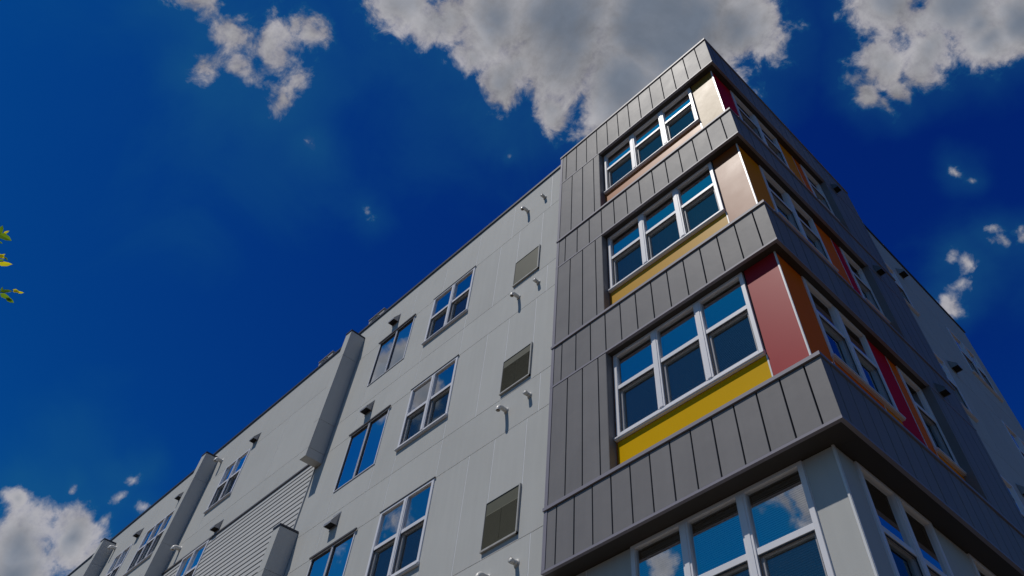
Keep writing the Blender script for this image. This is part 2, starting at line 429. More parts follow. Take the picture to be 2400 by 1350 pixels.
# ------------------------------------------------------------------ the building
B = thing('apartment_building', 'long pale grey apartment block with a dark zinc-clad corner bay and coloured panels', 'building', (-18, 6.5, 0))
BO = Vector((-18, 6.5, 0))
_link = link
def link(name, me, parent=None, loc=(0, 0, 0), rz=0.0):
    if parent is B: loc = tuple(Vector(loc) - BO)
    return _link(name, me, parent, loc, rz)

H = 3.24
ZT = [0.0, 3.2, 6.35, 9.865]          # band tops
ZB = [-0.965, 2.223, 5.404, 8.595]    # band bottoms
TB = -5.1 + 0.9                        # ground-floor head
XL, YR = -4.78, 6.13                   # ends of the zinc bay
PL, PR = -3.465, 4.44                  # inner edges of its two piers
REC = 0.165                            # depth of the coloured wall behind the zinc
LOW = 0.33
WL, WR = 0.219, 0.285                  # planes of the two grey wings (depth behind the zinc)
PT = 0.03                              # zinc sheet standing off

def zinc_row(F, a, b, z0, z1, seams, y=0.0, corner=None):
    """one row of zinc sheets between x=a and x=b, gaps at the given seams"""
    e = [a] + [s_ for s_ in sorted(seams) if a + 0.02 < s_ < b - 0.02] + [b]
    for p, q in zip(e, e[1:]):
        gl = 0.0 if p == a else 0.011
        gr = 0.0 if q == b else 0.011
        yy = y + random.uniform(0, 0.003)
        F.piece('zinc_panel', M['zinc'], B, p + gl, q - gr, yy, y + PT, z0, z1, bevel=0.003)
SL = [-0.24 - 0.3565 * k for k in range(13)]
SF = [-0.31 - 0.3555 * k for k in range(13)]
SR = [0.22 + 0.3600 * k for k in range(17)]
SP = [-3.64, -4.0, -4.355]
for i in range(4):
    zb, zt = ZB[i], ZT[i]
    cap = 0.052
    # front and side sheets
    zinc_row(L, XL + 0.075, -0.0, zb + 0.04, zt - cap - 0.012, SF if i == 3 else SL)
    L.piece('corner_trim', M['zinc_trim'], B, XL, XL + 0.068, -0.006, PT, zb + 0.04, zt - cap - 0.012)
    zinc_row(Rr, PT + 0.004, YR, zb + 0.04, zt - cap - 0.012, SR)
    # dark backing, bottom drip and top cap
    bk = MB().box(XL + 0.005, -0.032, PT + 0.002, REC + 0.1, zb + 0.012, zt - 0.012).mesh('band_backing', M['dark'])
    L.put('band_backing', bk, B, 0, 0, 0)
    bk = MB().box(PT + 0.006, YR - 0.005, PT + 0.002, REC + 0.1, zb + 0.012, zt - 0.012).mesh('band_backing', M['dark'])
    Rr.put('band_backing', bk, B, 0, 0, 0)
    for F, a, b in ((L, XL - 0.004, 0.004), (Rr, 0.0, YR + 0.004)):
        yb = REC if i else LOW
        if F is L:
            F.piece('band_drip', M['zinc_trim'], B, a, b, -0.006, 0.05, zb, zb + 0.036)
            F.piece('band_cap', M['zinc_trim'], B, a - 0.01, b + 0.014, -0.024, 0.26, zt - cap, zt)
            F.piece('soffit', M['soffit'], B, a + 0.01, -0.052, 0.051, yb + 0.08, zb, zb + 0.012)
        else:
            F.piece('band_drip', M['zinc_trim'], B, 0.051, b, -0.006, 0.05, zb, zb + 0.036)
            F.piece('band_cap', M['zinc_trim'], B, 0.262, b + 0.01, -0.024, 0.26, zt - cap, zt)
            F.piece('soffit', M['soffit'], B, yb + 0.082, b - 0.01, 0.051, yb + 0.08, zb, zb + 0.012)
# piers between the bands
for i in range(3):
    z0, z1 = ZT[i] + 0.004, ZB[i + 1] - 0.004
    zinc_row(L, XL + 0.075, PL, z0, z1, SP)
    L.piece('corner_trim', M['zinc_trim'], B, XL, XL + 0.068, -0.006, PT, z0, z1)
    zinc_row(Rr, PR, YR, z0, z1, SR)
    m = MB().box(XL + 0.005, PL - 0.002, PT + 0.002, REC + 0.1, z0 - 0.03, z1 + 0.02).mesh('pier_backing', M['dark']); L.put('pier_backing', m, B, 0, 0, 0)
    m = MB().box(PR + 0.002, YR - 0.005, PT + 0.002, REC + 0.1, z0 - 0.03, z1 + 0.02).mesh('pier_backing', M['dark']); Rr.put('pier_backing', m, B, 0, 0, 0)
    L.piece('jamb_panel', M['zinc'], B, PL, PL + 0.006, 0.004, REC, z0, z1)
    Rr.piece('jamb_panel', M['zinc'], B, PR - 0.006, PR, 0.004, REC, z0, z1)

# ---- windows -------------------------------------------------------------
def win_meshes(key, w, h, units, rail, fr=0.07, mull=0.13, style='hung'):
    k = ('win', key)
    if k in CACHE: return CACHE[k]
    d = {}
    uw = (w - 2 * fr - (units - 1) * mull) / units
    f = MB()
    f.box(0, fr, 0, 0.11, 0, h).box(w - fr, w, 0, 0.11, 0, h).box(fr, w - fr, 0, 0.11, h - fr * 0.7, h).box(fr, w - fr, 0, 0.11, 0, fr * 0.75)
    d['window'] = f.mesh('window', M['frame'], bevel=0.004)
    d['mullion'] = MB().box(0, mull, -0.006, 0.11, 0, h - fr * 0.7 - fr * 0.75).box(0.03, mull - 0.03, -0.016, -0.006, 0.01, h - fr * 0.7 - fr * 0.75 - 0.01).mesh('mullion', M['frame'])
    d['units'] = [fr + i * (uw + mull) for i in range(units)]; d['uw'] = uw
    zb, zt = fr * 0.75, h - fr * 0.7
    d['z'] = (zb, zt, rail)
    if style == 'hung':
        d['rail'] = MB().box(0, uw, 0.012, 0.075, -0.035, 0.04).mesh('meeting_rail', M['frame'], bevel=0.003)
        hh = zt - rail - 0.04
        s_ = 0.02
        d['upane'] = MB().quad(0, uw, 0.042, 0, hh).mesh('upper_pane', M['glass'])
        hl = rail - 0.035 - zb; t_ = 0.045
        m = MB().box(0, t_, 0.055, 0.105, 0, hl).box(uw - t_, uw, 0.055, 0.105, 0, hl).box(t_, uw - t_, 0.055, 0.105, hl - 0.02, hl).box(t_, uw - t_, 0.055, 0.105, 0, 0.055)
        d['sash'] = m.mesh('lower_sash', M['frame'])
        d['lpane'] = MB().quad(t_, uw - t_, 0.087, 0.055, hl - 0.02).mesh('lower_pane', M['glass_low'])
        e = 0.014
        m = MB().box(0.002, e, 0.022, 0.036, 0, hl).box(uw - e, uw - 0.002, 0.022, 0.036, 0, hl).box(e, uw - e, 0.022, 0.036, 0, e).box(e, uw - e, 0.022, 0.036, hl - e, hl)
        d['sframe'] = m.mesh('screen_frame', M['sash_dark'])
        d['screen'] = MB().quad(e, uw - e, 0.028, e, hl - e).mesh('insect_screen', M['screen'])
    else:
        hh = zt - zb
        d['upane'] = MB().quad(0.018, uw, 0.034, 0, hh - 0.022).mesh('window_pane', M['glass_fixed'])
        m = MB().box(0, 0.018, 0.012, 0.11, 0, hh).box(0.018, uw, 0.012, 0.11, hh - 0.022, hh)  # dark gasket strips at left and top only, drawing the reveal's shadow edge
        d['sframe'] = m.mesh('shadow_edge_gasket', M['sash_dark'])
    CACHE[k] = d
    return d
def blind_mesh(w, h, drop):
    k = ('blind', round(w, 2), round(h, 2), round(drop, 2))
    if k not in CACHE:
        m = MB(); n = int(drop / 0.026)
        m.box(0, w, 0, 0.04, h - 0.03, h)
        for i in range(n):
            z = h - 0.045 - i * 0.026
            b = len(m.v)
            m.v += [(0, -0.002, z - 0.012), (w, -0.002, z - 0.012), (w, 0.007, z + 0.011), (0, 0.007, z + 0.011)]
            m.f.append((b, b + 1, b + 2, b + 3))
        m.box(0, w, 0.0, 0.022, h - 0.06 - n * 0.026, h - 0.045 - n * 0.026)
        CACHE[k] = m.mesh('blind', M['blind'])
    return CACHE[k]
def room_mesh(w, h, deep, light=False):
    k = ('room', round(w, 2), round(h, 2), deep, light)
    if k not in CACHE:
        m = MB(); b = 0
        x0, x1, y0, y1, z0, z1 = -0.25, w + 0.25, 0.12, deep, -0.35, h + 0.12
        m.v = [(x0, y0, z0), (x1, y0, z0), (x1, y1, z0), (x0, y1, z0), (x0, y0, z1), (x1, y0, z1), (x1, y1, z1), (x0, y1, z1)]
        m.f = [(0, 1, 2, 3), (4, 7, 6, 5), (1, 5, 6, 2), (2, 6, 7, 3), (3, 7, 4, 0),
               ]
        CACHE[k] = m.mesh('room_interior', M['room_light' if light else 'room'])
    return CACHE[k]
def curtain_mesh(w, h):
    k = ('curtain', round(w, 2), round(h, 2))
    if k not in CACHE:
        m = MB(); n = 40
        for i in range(n + 1):
            x = w * i / n; y = 0.02 * math.sin(i * 1.9) + 0.012 * math.sin(i * 0.7)
            m.v += [(x, y, 0), (x, y * 1.3, h)]
        m.f = [(2 * i, 2 * i + 2, 2 * i + 3, 2 * i + 1) for i in range(n)]
        CACHE[k] = m.mesh('curtain', M['curtain'])
    return CACHE[k]
def window(F, key, x0, x1, y, z0, z1, units, rail, style='hung', fr=0.07, mull=0.13, sill=True, head=False, blinds=None, curtain=False, light=False):
    w, h = x1 - x0, z1 - z0
    d = win_meshes((key, round(w, 2), round(h, 2), units), w, h, units, rail, fr, mull, style)
    o = F.put('window', d['window'], B, x0, y, z0)
    zb, zt, rl = d['z']
    for i, ux in enumerate(d['units']):
        if i: link('mullion', d['mullion'], o, (ux - mull, 0, zb))
        if style == 'hung':
            link('meeting_rail', d['rail'], o, (ux, 0, rl))
            link('upper_pane', d['upane'], o, (ux, 0, rl + 0.04))
            link('lower_sash', d['sash'], o, (ux, 0, zb)); link('lower_pane', d['lpane'], o, (ux, 0, zb))
            link('screen_frame', d['sframe'], o, (ux, 0, zb)); link('insect_screen', d['screen'], o, (ux, 0, zb))
        else:
            link('window_pane', d['upane'], o, (ux, 0, zb)); link('shadow_edge_gasket', d['sframe'], o, (ux, 0, zb))
        if blinds:
            dr = blinds if isinstance(blinds, float) else blinds[i % len(blinds)]
            if dr > 0.05: link('blind', blind_mesh(d['uw'], zt - zb, dr * (zt - zb)), o, (ux, 0.14, zb))
        if curtain: link('curtain', curtain_mesh(d['uw'], zt - zb), o, (ux, 0.2, zb))
    if sill:
        k = ('sill', round(w, 2))
        if k not in CACHE:
            CACHE[k] = MB().prism([(-0.045, -0.052), (-0.045, -0.03), (0.0, 0.0), (0.02, 0.0), (0.02, -0.052)], -0.02, w + 0.02).prism([(-0.03, -0.072), (-0.03, -0.054), (0.02, -0.054), (0.02, -0.072)], -0.012, w + 0.012).mesh('sill', M['frame'])
        link('sill', CACHE[k], o, (0, 0, 0))
    if head:
        k = ('head', round(w, 2))
        if k not in CACHE: CACHE[k] = MB().prism([(-0.035, -0.005), (-0.04, 0.025), (-0.012, 0.04), (0.0, 0.04), (0.0, -0.005)], -0.045, w + 0.045).mesh('head_flashing', M['drip'])
        link('head_flashing', CACHE[k], o, (0, 0, h))
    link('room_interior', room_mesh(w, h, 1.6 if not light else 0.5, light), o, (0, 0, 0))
    return o

# zinc bay windows (front: triple units, side: double + single)
yf = REC - 0.022
for i, (zs, zt) in enumerate([(0.62, ZB[1]), (3.85, ZB[2]), (7.07, ZB[3])]):
    rail = [0.90, 0.87, 0.88][i]
    bl = [(1.0, 1.0, 1.0), None, None][i]
    window(L, 'bay', -3.43, -0.765, yf, zs, zt - 0.004, 3, rail, blinds=bl, curtain=(i == 1))
    window(Rr, 'bay2', 0.845, 2.625, yf, zs, zt - 0.004, 2, rail, mull=0.14)
    window(Rr, 'bay1', 3.60, 4.43, yf, zs, zt - 0.004, 1, rail)
window(L, 'bay', -3.43, -0.765, LOW - 0.02, -2.62, ZB[0] - 0.004, 3, 0.88, blinds=(1.0, 1.0, 1.0))
window(Rr, 'bay2', 0.76, 2.50, LOW - 0.02, -2.62, ZB[0] - 0.004, 2, 0.88, mull=0.14)
window(Rr, 'bay1', 3.47, 4.32, LOW - 0.02, -2.62, ZB[0] - 0.004, 1, 0.88)
window(L, 'bay', -3.43, -0.765, LOW - 0.02, -5.85, -4.20, 3, 0.88)
window(Rr, 'bay2', 0.76, 2.50, LOW - 0.02, -5.85, -4.20, 2, 0.88, mull=0.14)

# coloured panels behind the bands: front
def panel(F, m, x0, x1, z0, z1, y=REC, name='colour_panel', label=None):
    o = F.piece(name, M[m], B, x0, x1, y, y + 0.02, z0, z1, bevel=0.0015)
    if label: o['label'] = label
    return o
cf = [('red', 'yellow', 'glossy red corner panel', 'glossy yellow spandrel panel'),
      ('orange_c', 'gold', 'orange corner panel glaring white in the sun', 'golden spandrel panel'),
      ('amber', 'orange', 'amber corner panel glaring white in the sun', 'orange spandrel panel')]
cr = [('orange_lift', 'maroon_lift', 'orange_lift', 'orange_lift', 'amber_lift'), ('amber_lift', 'orange_lift', 'maroon_lift', 'orange_lift', 'orange_lift'), ('maroon_lift', 'amber_lift', 'orange_lift', 'orange_lift', 'amber_lift')]
for i in range(3):
    z0, z1 = ZT[i] - 0.02, ZB[i + 1] - 0.003
    zs = [0.62, 3.85, 7.07][i]
    a, b, la, lb = cf[i]
    panel(L, a, -0.735, -0.185, z0, z1, label=la)
    panel(L, b, -3.43, -0.757, z0, zs - 0.075, label=lb)
    L.piece('panel_trim', M['white_trim'], B, -0.757, -0.735, REC - 0.004, REC + 0.02, z0, zs - 0.075)
    L.piece('panel_trim', M['orange'], B, PL + 0.006, -3.43, REC - 0.002, REC + 0.02, z0, z1)
    # corner trim: two slim white fins with a dark groove
    L.piece('corner_bead', M['white_trim'], B, -0.185, -0.165, REC - 0.004, REC + 0.02, z0, z1)
    Rr.piece('corner_bead', M['white_trim'], B, REC - 0.004 + 0.004, REC + 0.018, REC - 0.006, REC + 0.0, z0, z1)
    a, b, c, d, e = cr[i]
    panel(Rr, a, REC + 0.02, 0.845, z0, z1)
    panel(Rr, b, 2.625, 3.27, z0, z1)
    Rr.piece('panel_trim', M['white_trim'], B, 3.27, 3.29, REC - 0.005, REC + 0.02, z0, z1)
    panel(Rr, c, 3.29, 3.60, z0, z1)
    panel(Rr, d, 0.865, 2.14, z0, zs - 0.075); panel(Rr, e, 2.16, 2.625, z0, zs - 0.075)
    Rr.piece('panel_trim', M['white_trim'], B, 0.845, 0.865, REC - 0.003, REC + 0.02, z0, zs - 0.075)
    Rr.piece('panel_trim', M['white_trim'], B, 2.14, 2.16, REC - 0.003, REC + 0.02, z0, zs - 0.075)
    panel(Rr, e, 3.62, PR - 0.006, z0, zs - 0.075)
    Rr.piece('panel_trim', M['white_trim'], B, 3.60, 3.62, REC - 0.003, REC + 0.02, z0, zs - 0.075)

# ---- grey panelled walls -------------------------------------------------
BACK = {id(L): MB(), id(Rr): MB()}
DARK = {id(L): MB(), id(Rr): MB()}
GAP = 0.0055
def wall_row(F, z0, z1, cols, holes, y, name='wall_panel', m='wall', gap=GAP):
    """cols: x edges; holes: (x0, x1, z0, z1) openings"""
    bk = BACK[id(F)]
    for a, b in zip(cols, cols[1:]):
        cuts = sorted([(max(z0, h[2]), min(z1, h[3])) for h in holes if h[0] < b - 0.01 and h[1] > a + 0.01 and h[2] < z1 - 0.01 and h[3] > z0 + 0.01])
        z = z0; segs = []
        for c0, c1 in cuts:
            if c0 - z > 0.02: segs.append((z, c0))
            z = max(z, c1)
        if z1 - z > 0.02: segs.append((z, z1))
        for s0, s1 in segs:
            F.piece(name, M[m], B, a + 0.009, b - 0.009, y + 0.006 + random.uniform(0, 0.0008), y + 0.0086, s0 + gap, s1 - gap, bevel=0.0006)
            bk.box(a, b, y + 0.009, y + 0.12, s0 + gap, s1 - gap)
            DARK[id(F)].box(a, b, y + 0.035, y + 0.13, s0 - 0.01, s1 + 0.01)
# left wing openings
A = (-9.89, -8.175); Bx = (-12.33, -10.73); LV = (-6.45, -5.595)
C1 = (-20.87, -19.32); Dx = (-26.40, -24.17); Ex = (-28.92, -27.52)
SZ = [(6.20, 8.46), (3.07, 5.32), (-0.06, 2.19), (-3.19, -0.94), (-6.32, -4.07)]
P1X = -13.78
hl = []
for (s0, s1) in SZ:
    hl += [(A[0], A[1], s1 - 1.63, s1 - 0.01), (Bx[0], Bx[1], s1 - 1.60, s1 - 0.03), (LV[0], LV[1], s0 + 0.10, s0 + 0.95)]
hl2 = [(C1[0], C1[1], 6.86, 8.45), (Dx[0], Dx[1], 6.87, 8.45), (Ex[0], Ex[1], 6.87, 8.45)]
hl3 = [(C1[0], C1[1], 3.76, 5.36)] + [(a_, b_, s1 - 1.60, s1 - 0.01) for (s0, s1) in SZ[1:4] for (a_, b_) in (Dx, Ex)]
ZROOF = 9.975
colsA = [P1X, -12.33, -10.73, -9.89, -8.175, -7.17, -6.45, -5.595, XL - 0.002]
colsS = [P1X, -12.33, -9.89, -8.175, -5.31, XL - 0.002]
colsF = [-37.5, -34.5, -31.6, -28.92, -27.52, -26.40, -24.17, -22.3, -20.87, -19.32, -17.0, P1X]
colsFS = [-37.5, -30.15, -22.3, P1X]
wall_row(L, 8.46, ZROOF, [P1X, -12.4, -11.0, -9.6, -8.19, -6.78, -5.33, XL - 0.002], [], WL)
wall_row(L, 8.46, ZROOF, colsFS, [], WL)
for k, (s0, s1) in enumerate(SZ):
    wall_row(L, s0, s1, colsA, hl, WL)
    lo = s0 - 0.88 if k < 4 else -DZ + 0.0
    wall_row(L, lo, s0, colsS, hl, WL)
wall_row(L, 6.20, 8.46, colsF, hl2, WL)
wall_row(L, 5.40, 6.20, colsFS, [], WL)
for z0, z1 in ((3.07, 5.40), (2.19, 3.07), (-0.06, 2.19), (-0.94, -0.06), (-4.07, -0.94), (-DZ, -4.07)):
    wall_row(L, z0, z1, [c for c in (colsF if z1 - z0 > 1.5 else colsFS) if c <= -22.2], hl3, WL)
# lap siding between the two tall fins
SX0, SX1 = -22.3, P1X - 0.03
L.piece('siding_flashing', M['drip'], B, SX0, SX1, WL - 0.035, WL + 0.02, 5.355, 5.405)
L.piece('siding_corner_trim', M['siding'], B, P1X - 0.03, P1X, WL - 0.03, WL + 0.02, -DZ, 5.355)
z = 5.355; nb = 0
wh = [(C1[0], C1[1], 3.76, 5.36), (C1[0], C1[1], 0.6, 2.2)]
SP_ = 0.1475
while z > -1.0:
    zb_ = z - SP_
    e = [SX0] + [v for h_ in wh if h_[2] < z - 0.02 and h_[3] > zb_ + 0.02 for v in (h_[0], h_[1])] + [SX1]
    for a, b in zip(e[::2], e[1::2]):
        k = ('board', round(b - a, 3))
        if k not in CACHE:
            CACHE[k] = MB().prism([(-0.024, 0.0), (-0.024, 0.012), (-0.006, SP_ + 0.012), (0.0, SP_ + 0.012), (0.0, 0.0)], 0, b - a).mesh('siding_board', M['siding'])
        L.put('siding_board', CACHE[k], B, a, WL + 0.012 + (0.0008 if nb % 2 else 0), zb_)
    z = zb_; nb += 1
L.piece('siding_base', M['siding'], B, SX0, SX1, WL, WL + 0.012, -DZ, z)
bk = BACK[id(L)]
for (a, b, z0, z1) in [(SX0, C1[0], -DZ, 5.40), (C1[1], P1X, -DZ, 5.40), (C1[0], C1[1], -DZ, 0.6), (C1[0], C1[1], 2.2, 3.76), (C1[0], C1[1], 5.36, 5.40)]:
    bk.box(a, b, WL + 0.0132, WL + 0.12, z0, z1)
# windows of the left wing
for k, (s0, s1) in enumerate(SZ):
    window(L, 'wing', A[0], A[1], WL - 0.015, s1 - 1.63, s1 - 0.01, 2, 0.86, mull=0.12, head=False, curtain=(k in (1, 2)))
    window(L, 'fixed', Bx[0], Bx[1], WL - 0.012, s1 - 1.60, s1 - 0.03, 2, 0.8, style='fixed', fr=0.032, mull=0.055, sill=False, head=True)
    # thin head flashing over the double-hung windows
    L.piece('window_flashing', M['drip'], B, A[0] - 0.02, A[1] + 0.03, WL - 0.03, WL - 0.001, s1 - 0.006, s1 + 0.008)
for (a_, b_), n_ in ((C1, 2), (Dx, 3), (Ex, 2)):
    window(L, 'wing', a_, b_, WL - 0.015, 6.87, 8.45, n_, 0.84, mull=0.1)
    if (a_, b_) != C1:
        for (s0, s1) in SZ[1:3]: window(L, 'wing', a_, b_, WL - 0.015, s1 - 1.60, s1 - 0.01, n_, 0.84, mull=0.1)
window(L, 'wing', C1[0], C1[1], WL - 0.03, 3.77, 5.35, 2, 0.84, mull=0.1)
window(L, 'wing', C1[0], C1[1], WL - 0.03, 0.61, 2.19, 2, 0.84, mull=0.1)
# lower recessed block below the zinc bay
hb = [(-3.43, -0.765, -2.62, ZB[0]), (-3.43, -0.765, -5.85, -4.20)]
hr = [(0.76, 2.50, -2.62, ZB[0]), (3.47, 4.32, -2.62, ZB[0]), (0.76, 2.50, -5.85, -4.20)]
for (z0, z1) in ((-2.62, ZB[0] - 0.002), (-4.2, -2.62), (-5.85, -4.2), (-DZ, -5.85)):
    wall_row(L, z0, z1, [XL, -4.25, -3.43, -0.765, -0.36], hb, LOW)
    wall_row(Rr, z0, z1, [0.36, 0.76, 2.50, 3.47, 4.32, YR], hr, LOW)
L.piece('corner_bead', M['white_trim'], B, -0.36, -0.335, LOW - 0.006, LOW + 0.025, -DZ, ZB[0] - 0.002)
Rr.piece('corner_bead', M['white_trim'], B, 0.332, 0.357, LOW - 0.001, LOW + 0.03, -DZ, ZB[0] - 0.002)

# right wing
YE = 13.30
hw = []
for (s0, s1) in SZ:
    hw += [(6.40, 8.06, s1 - 1.60, s1 - 0.02), (10.86, 12.50, s1 - 1.60, s1 - 0.02)]
wall_row(Rr, 8.46, ZROOF, [YR, 7.7, 9.1, 10.5, 11.9, YE], [], WR)
for k, (s0, s1) in enumerate(SZ):
    wall_row(Rr, s0, s1, [YR, 6.40, 8.06, 8.72, 10.04, 10.86, 12.50, YE], hw, WR)
    lo = s0 - 0.88 if k < 4 else -DZ
    wall_row(Rr, lo, s0, [YR, 8.06, 9.52, 10.86, 12.50, YE], hw, WR)
    window(Rr, 'wing', 6.40, 8.06, WR - 0.015, s1 - 1.60, s1 - 0.02, 2, 0.84, mull=0.1)
    window(Rr, 'wing', 10.86, 12.50, WR - 0.015, s1 - 1.60, s1 - 0.02, 2, 0.84, mull=0.1)
for F, nm in ((L, 'front_wall_backing'), (Rr, 'side_wall_backing')):
    F.put('joint_backing', DARK[id(F)].mesh('joint_backing', M['dark']), B, 0, 0, 0)
    F.put('wall_backing', BACK[id(F)].mesh('wall_backing', M['reveal']), B, 0, 0, 0)
# bay recess backing
for F, a, b, wz in ((L, PL, -0.2, [(-3.43, -0.765)]), (Rr, 0.2, PR, [(0.845, 2.625), (3.60, 4.43)])):
    m = MB()
    for i in range(3):
        zs = [0.62, 3.85, 7.07][i]
        m.box(a, b, REC + 0.021, REC + 0.1, ZT[i] - 0.02, zs - 0.01)
        e = [a] + [v for w_ in wz for v in w_] + [b]
        for p, q in zip(e[::2], e[1::2]):
            if q - p > 0.01: m.box(p, q, REC + 0.0215, REC + 0.1, zs - 0.01, ZB[i + 1])
    F.put('bay_backing', m.mesh('bay_backing', M['dark']), B, 0, 0, 0)
# hidden shell: roof, back and end walls
sh = MB().box(-37.5, -0.45, 0.36, YE, 9.45, 9.6).box(XL + 0.03, -0.3, 0.3, YR - 0.04, 9.601, 9.75)
L.put('roof', sh.mesh('roof', M['roof']), B, 0, 0, 0)
L.piece('back_wall', M['wall'], B, -37.5, -WR - 0.13, YE - 0.15, YE, -DZ, ZROOF)
L.piece('end_wall', M['wall'], B, -37.65, -37.5, WL, YE, -DZ, ZROOF)
# parapet copings
for k in range(11):
    a_ = XL - 0.004 - 3.0 * k
    L.piece('parapet_coping', M['coping'], B, max(-37.7, a_ - 2.992), a_, WL - 0.03 - 0.002 * (k % 2), WL + 0.3, ZROOF, ZROOF + 0.055 + 0.003 * ((k * 7) % 3))
L.piece('coping_drip', M['coping'], B, -37.7, XL - 0.004, WL - 0.03, WL - 0.003, ZROOF - 0.03, ZROOF)
for k in range(3):
    a_ = YR + 0.004 + 2.4 * k
    Rr.piece('parapet_coping', M['coping'], B, a_, min(YE + 0.03, a_ + 2.392), WR - 0.03 - 0.002 * (k % 2), WR + 0.3, ZROOF, ZROOF + 0.055 + 0.003 * (k % 2))
Rr.piece('coping_drip', M['coping'], B, YR + 0.004, YE + 0.03, WR - 0.03, WR - 0.003, ZROOF - 0.03, ZROOF)
L.piece('parapet_backing', M['coping'], B, -37.6, XL, WL + 0.12, WL + 0.28, 9.4, ZROOF)
Rr.piece('parapet_backing', M['coping'], B, YR, YE - 0.16, WR + 0.12, WR + 0.28, 9.4, ZROOF)
L.piece('roof_edge_line', M['coping'], B, XL - 0.018, 0.02, -0.02, 0.26, ZT[3] + 0.001, ZT[3] + 0.022)
Rr.piece('roof_edge_line', M['coping'], B, 0.262, YR + 0.018, -0.02, 0.26, ZT[3] + 0.001, ZT[3] + 0.022)

# ---- projecting fins ------------------------------------------------------
def fin(x0, x1, z0, z1, joints):
    yb_, yf_ = WL - 0.002, -0.268
    zz = [z0] + joints + [z1]
    o = L.piece('wall_fin', M['reveal'], B, x0 + 0.012, x1 - 0.012, yf_ + 0.012, yb_, z0 + 0.006, z1)
    for a, b in zip(zz, zz[1:]):
        for nm, bx in (('fin_front_panel', (x0, x1, yf_, yf_ + 0.0115)), ('fin_side_panel', (x1 - 0.0115, x1, yf_ + 0.0118, yb_)), ('fin_side_panel', (x0, x0 + 0.0115, yf_ + 0.0118, yb_))):
            bb = MB().box(0, bx[1] - bx[0], 0, bx[3] - bx[2], 0, b - a - 0.011).mesh(nm, M['wall'])
            link(nm, bb, o, (bx[0] - x0 - 0.012, bx[2] - (yf_ + 0.012), a + 0.0055 - z0 - 0.006))
    bt = MB().box(0, x1 - x0 - 0.024, 0, yb_ - yf_ - 0.02, 0, 0.006).mesh('fin_soffit', M['wall'])
    link('fin_soffit', bt, o, (0, 0.0, -0.0065))
    cp = MB().box(-0.025, x1 - x0 + 0.001, -0.03, yb_ - yf_ - 0.013, 0, 0.045).mesh('fin_coping', M['coping'])
    link('fin_coping', cp, o, (0, 0, z1 - z0 - 0.006 + 0.002))
fin(-13.80, -13.52, 5.07, 9.42, [5.32, 6.20, 8.46])
fin(-13.76, -13.475, -DZ, 3.19, [-4.07, -0.94, -0.06, 2.19])
fin(-22.48, -22.17, 5.12, 9.43, [6.20, 8.46])
fin(-30.32, -30.02, 5.12, 9.38, [6.20, 8.46])
fin(-22.48, -22.17, -DZ, 2.2, [-4.07, -0.94])

# ---- louvres ---------------------------------------------------------------
for k, (s0, s1) in enumerate(SZ):
    x0, x1 = LV; z0 = s0 + 0.10; h = 0.85; w = x1 - x0
    o = L.put('louver_vent', MB().box(0.02, w - 0.03, 0.0, 0.08, 0.03, h - 0.012).mesh('louver_vent', M['louver']), B, x0, WL - 0.01, z0)
    fr_ = MB().box(w - 0.03, w, -0.022, 0.08, 0.0, h).box(0, w, -0.028, 0.08, 0.0, 0.03)
    link('louver_trim', fr_.mesh('louver_trim', M['louver_trim']), o)
    link('louver_edge', MB().box(0.0, 0.018, -0.004, 0.08, 0.031, h).box(0.018, w - 0.031, -0.008, 0.08, h - 0.011, h).mesh('louver_edge', M['sash_dark']), o)
    if k >= 1:
        m = MB(); top = h * (0.74 if k == 2 else 0.80); n = 26
        for i in range(n):
            zz = 0.045 + (top - 0.05) * i / n
            m.prism([(-0.001, zz), (-0.009, zz), (-0.010, zz + 0.005), (-0.001, zz + 0.02)], 0.025, w / 2 - 0.012)
            m.prism([(-0.001, zz), (-0.009, zz), (-0.010, zz + 0.005), (-0.001, zz + 0.02)], w / 2 - 0.004, w - 0.035)
        m2 = m.mesh('louver_slats', M['louver'])
        lo_ = link('louver_slats', m2, o); lo_['kind'] = 'stuff'

# ---- pipes and vent hoods ----------------------------------------------------
def ring_pipe(pts, r, n=18):
    m = MB(); m.tube(pts, r, n, cap=False)
    a = len(m.v)
    return m
def straight_pipe(x, y, z, ln=0.13, r=0.045):
    m = MB()
    m.tube([(0, 0.01, 0), (0, -0.006, 0)], r * 1.35, 24)
    m.tube([(0, 0.02, 0), (0, -ln + 0.05, 0)], r * 0.93, 20)
    m.tube([(0, -ln + 0.05, 0), (0, -ln, 0)], r, 20, cap=False)
    m.tube([(0, -ln, 0), (0, -ln, 0.0), (0, -ln + 0.045, 0)], [r, r * 0.84, r * 0.80], 20, cap=False)
    o = L.put('vent_pipe', m.mesh('vent_pipe', M['pvc'], smooth=True), B, x, y, z)
    link('pipe_bore', MB().tube([(0, -ln + 0.03, 0), (0, -ln + 0.034, 0)], r * 0.8, 20).mesh('pipe_bore', M['louver_trim']), o)
def elbow_pipe(x, y, z, ln=0.12, r=0.045):
    m = MB(); R_ = 0.075
    m.tube([(0, 0.01, 0), (0, -0.006, 0)], r * 1.35, 24)
    arc = [(0, -ln - R_ * math.sin(t), -R_ + R_ * math.cos(t)) for t in [math.radians(a) for a in range(0, 91, 15)]]
    m.tube([(0, 0.02, 0), (0, -ln, 0)] + arc[1:] + [(0, arc[-1][1], arc[-1][2] - 0.03)], r, 20, cap=False)
    ze = arc[-1][2] - 0.03; ye = arc[-1][1]
    m.tube([(0, ye, ze), (0, ye, ze + 0.001), (0, ye, ze + 0.05)], [r, r * 0.84, r * 0.8], 20, cap=False)
    o = L.put('elbow_pipe', m.mesh('elbow_pipe', M['pvc'], smooth=True), B, x, y, z)
    link('pipe_bore', MB().tube([(0, ye, ze + 0.035), (0, ye, ze + 0.04)], r * 0.8, 20).mesh('pipe_bore', M['drip']), o)
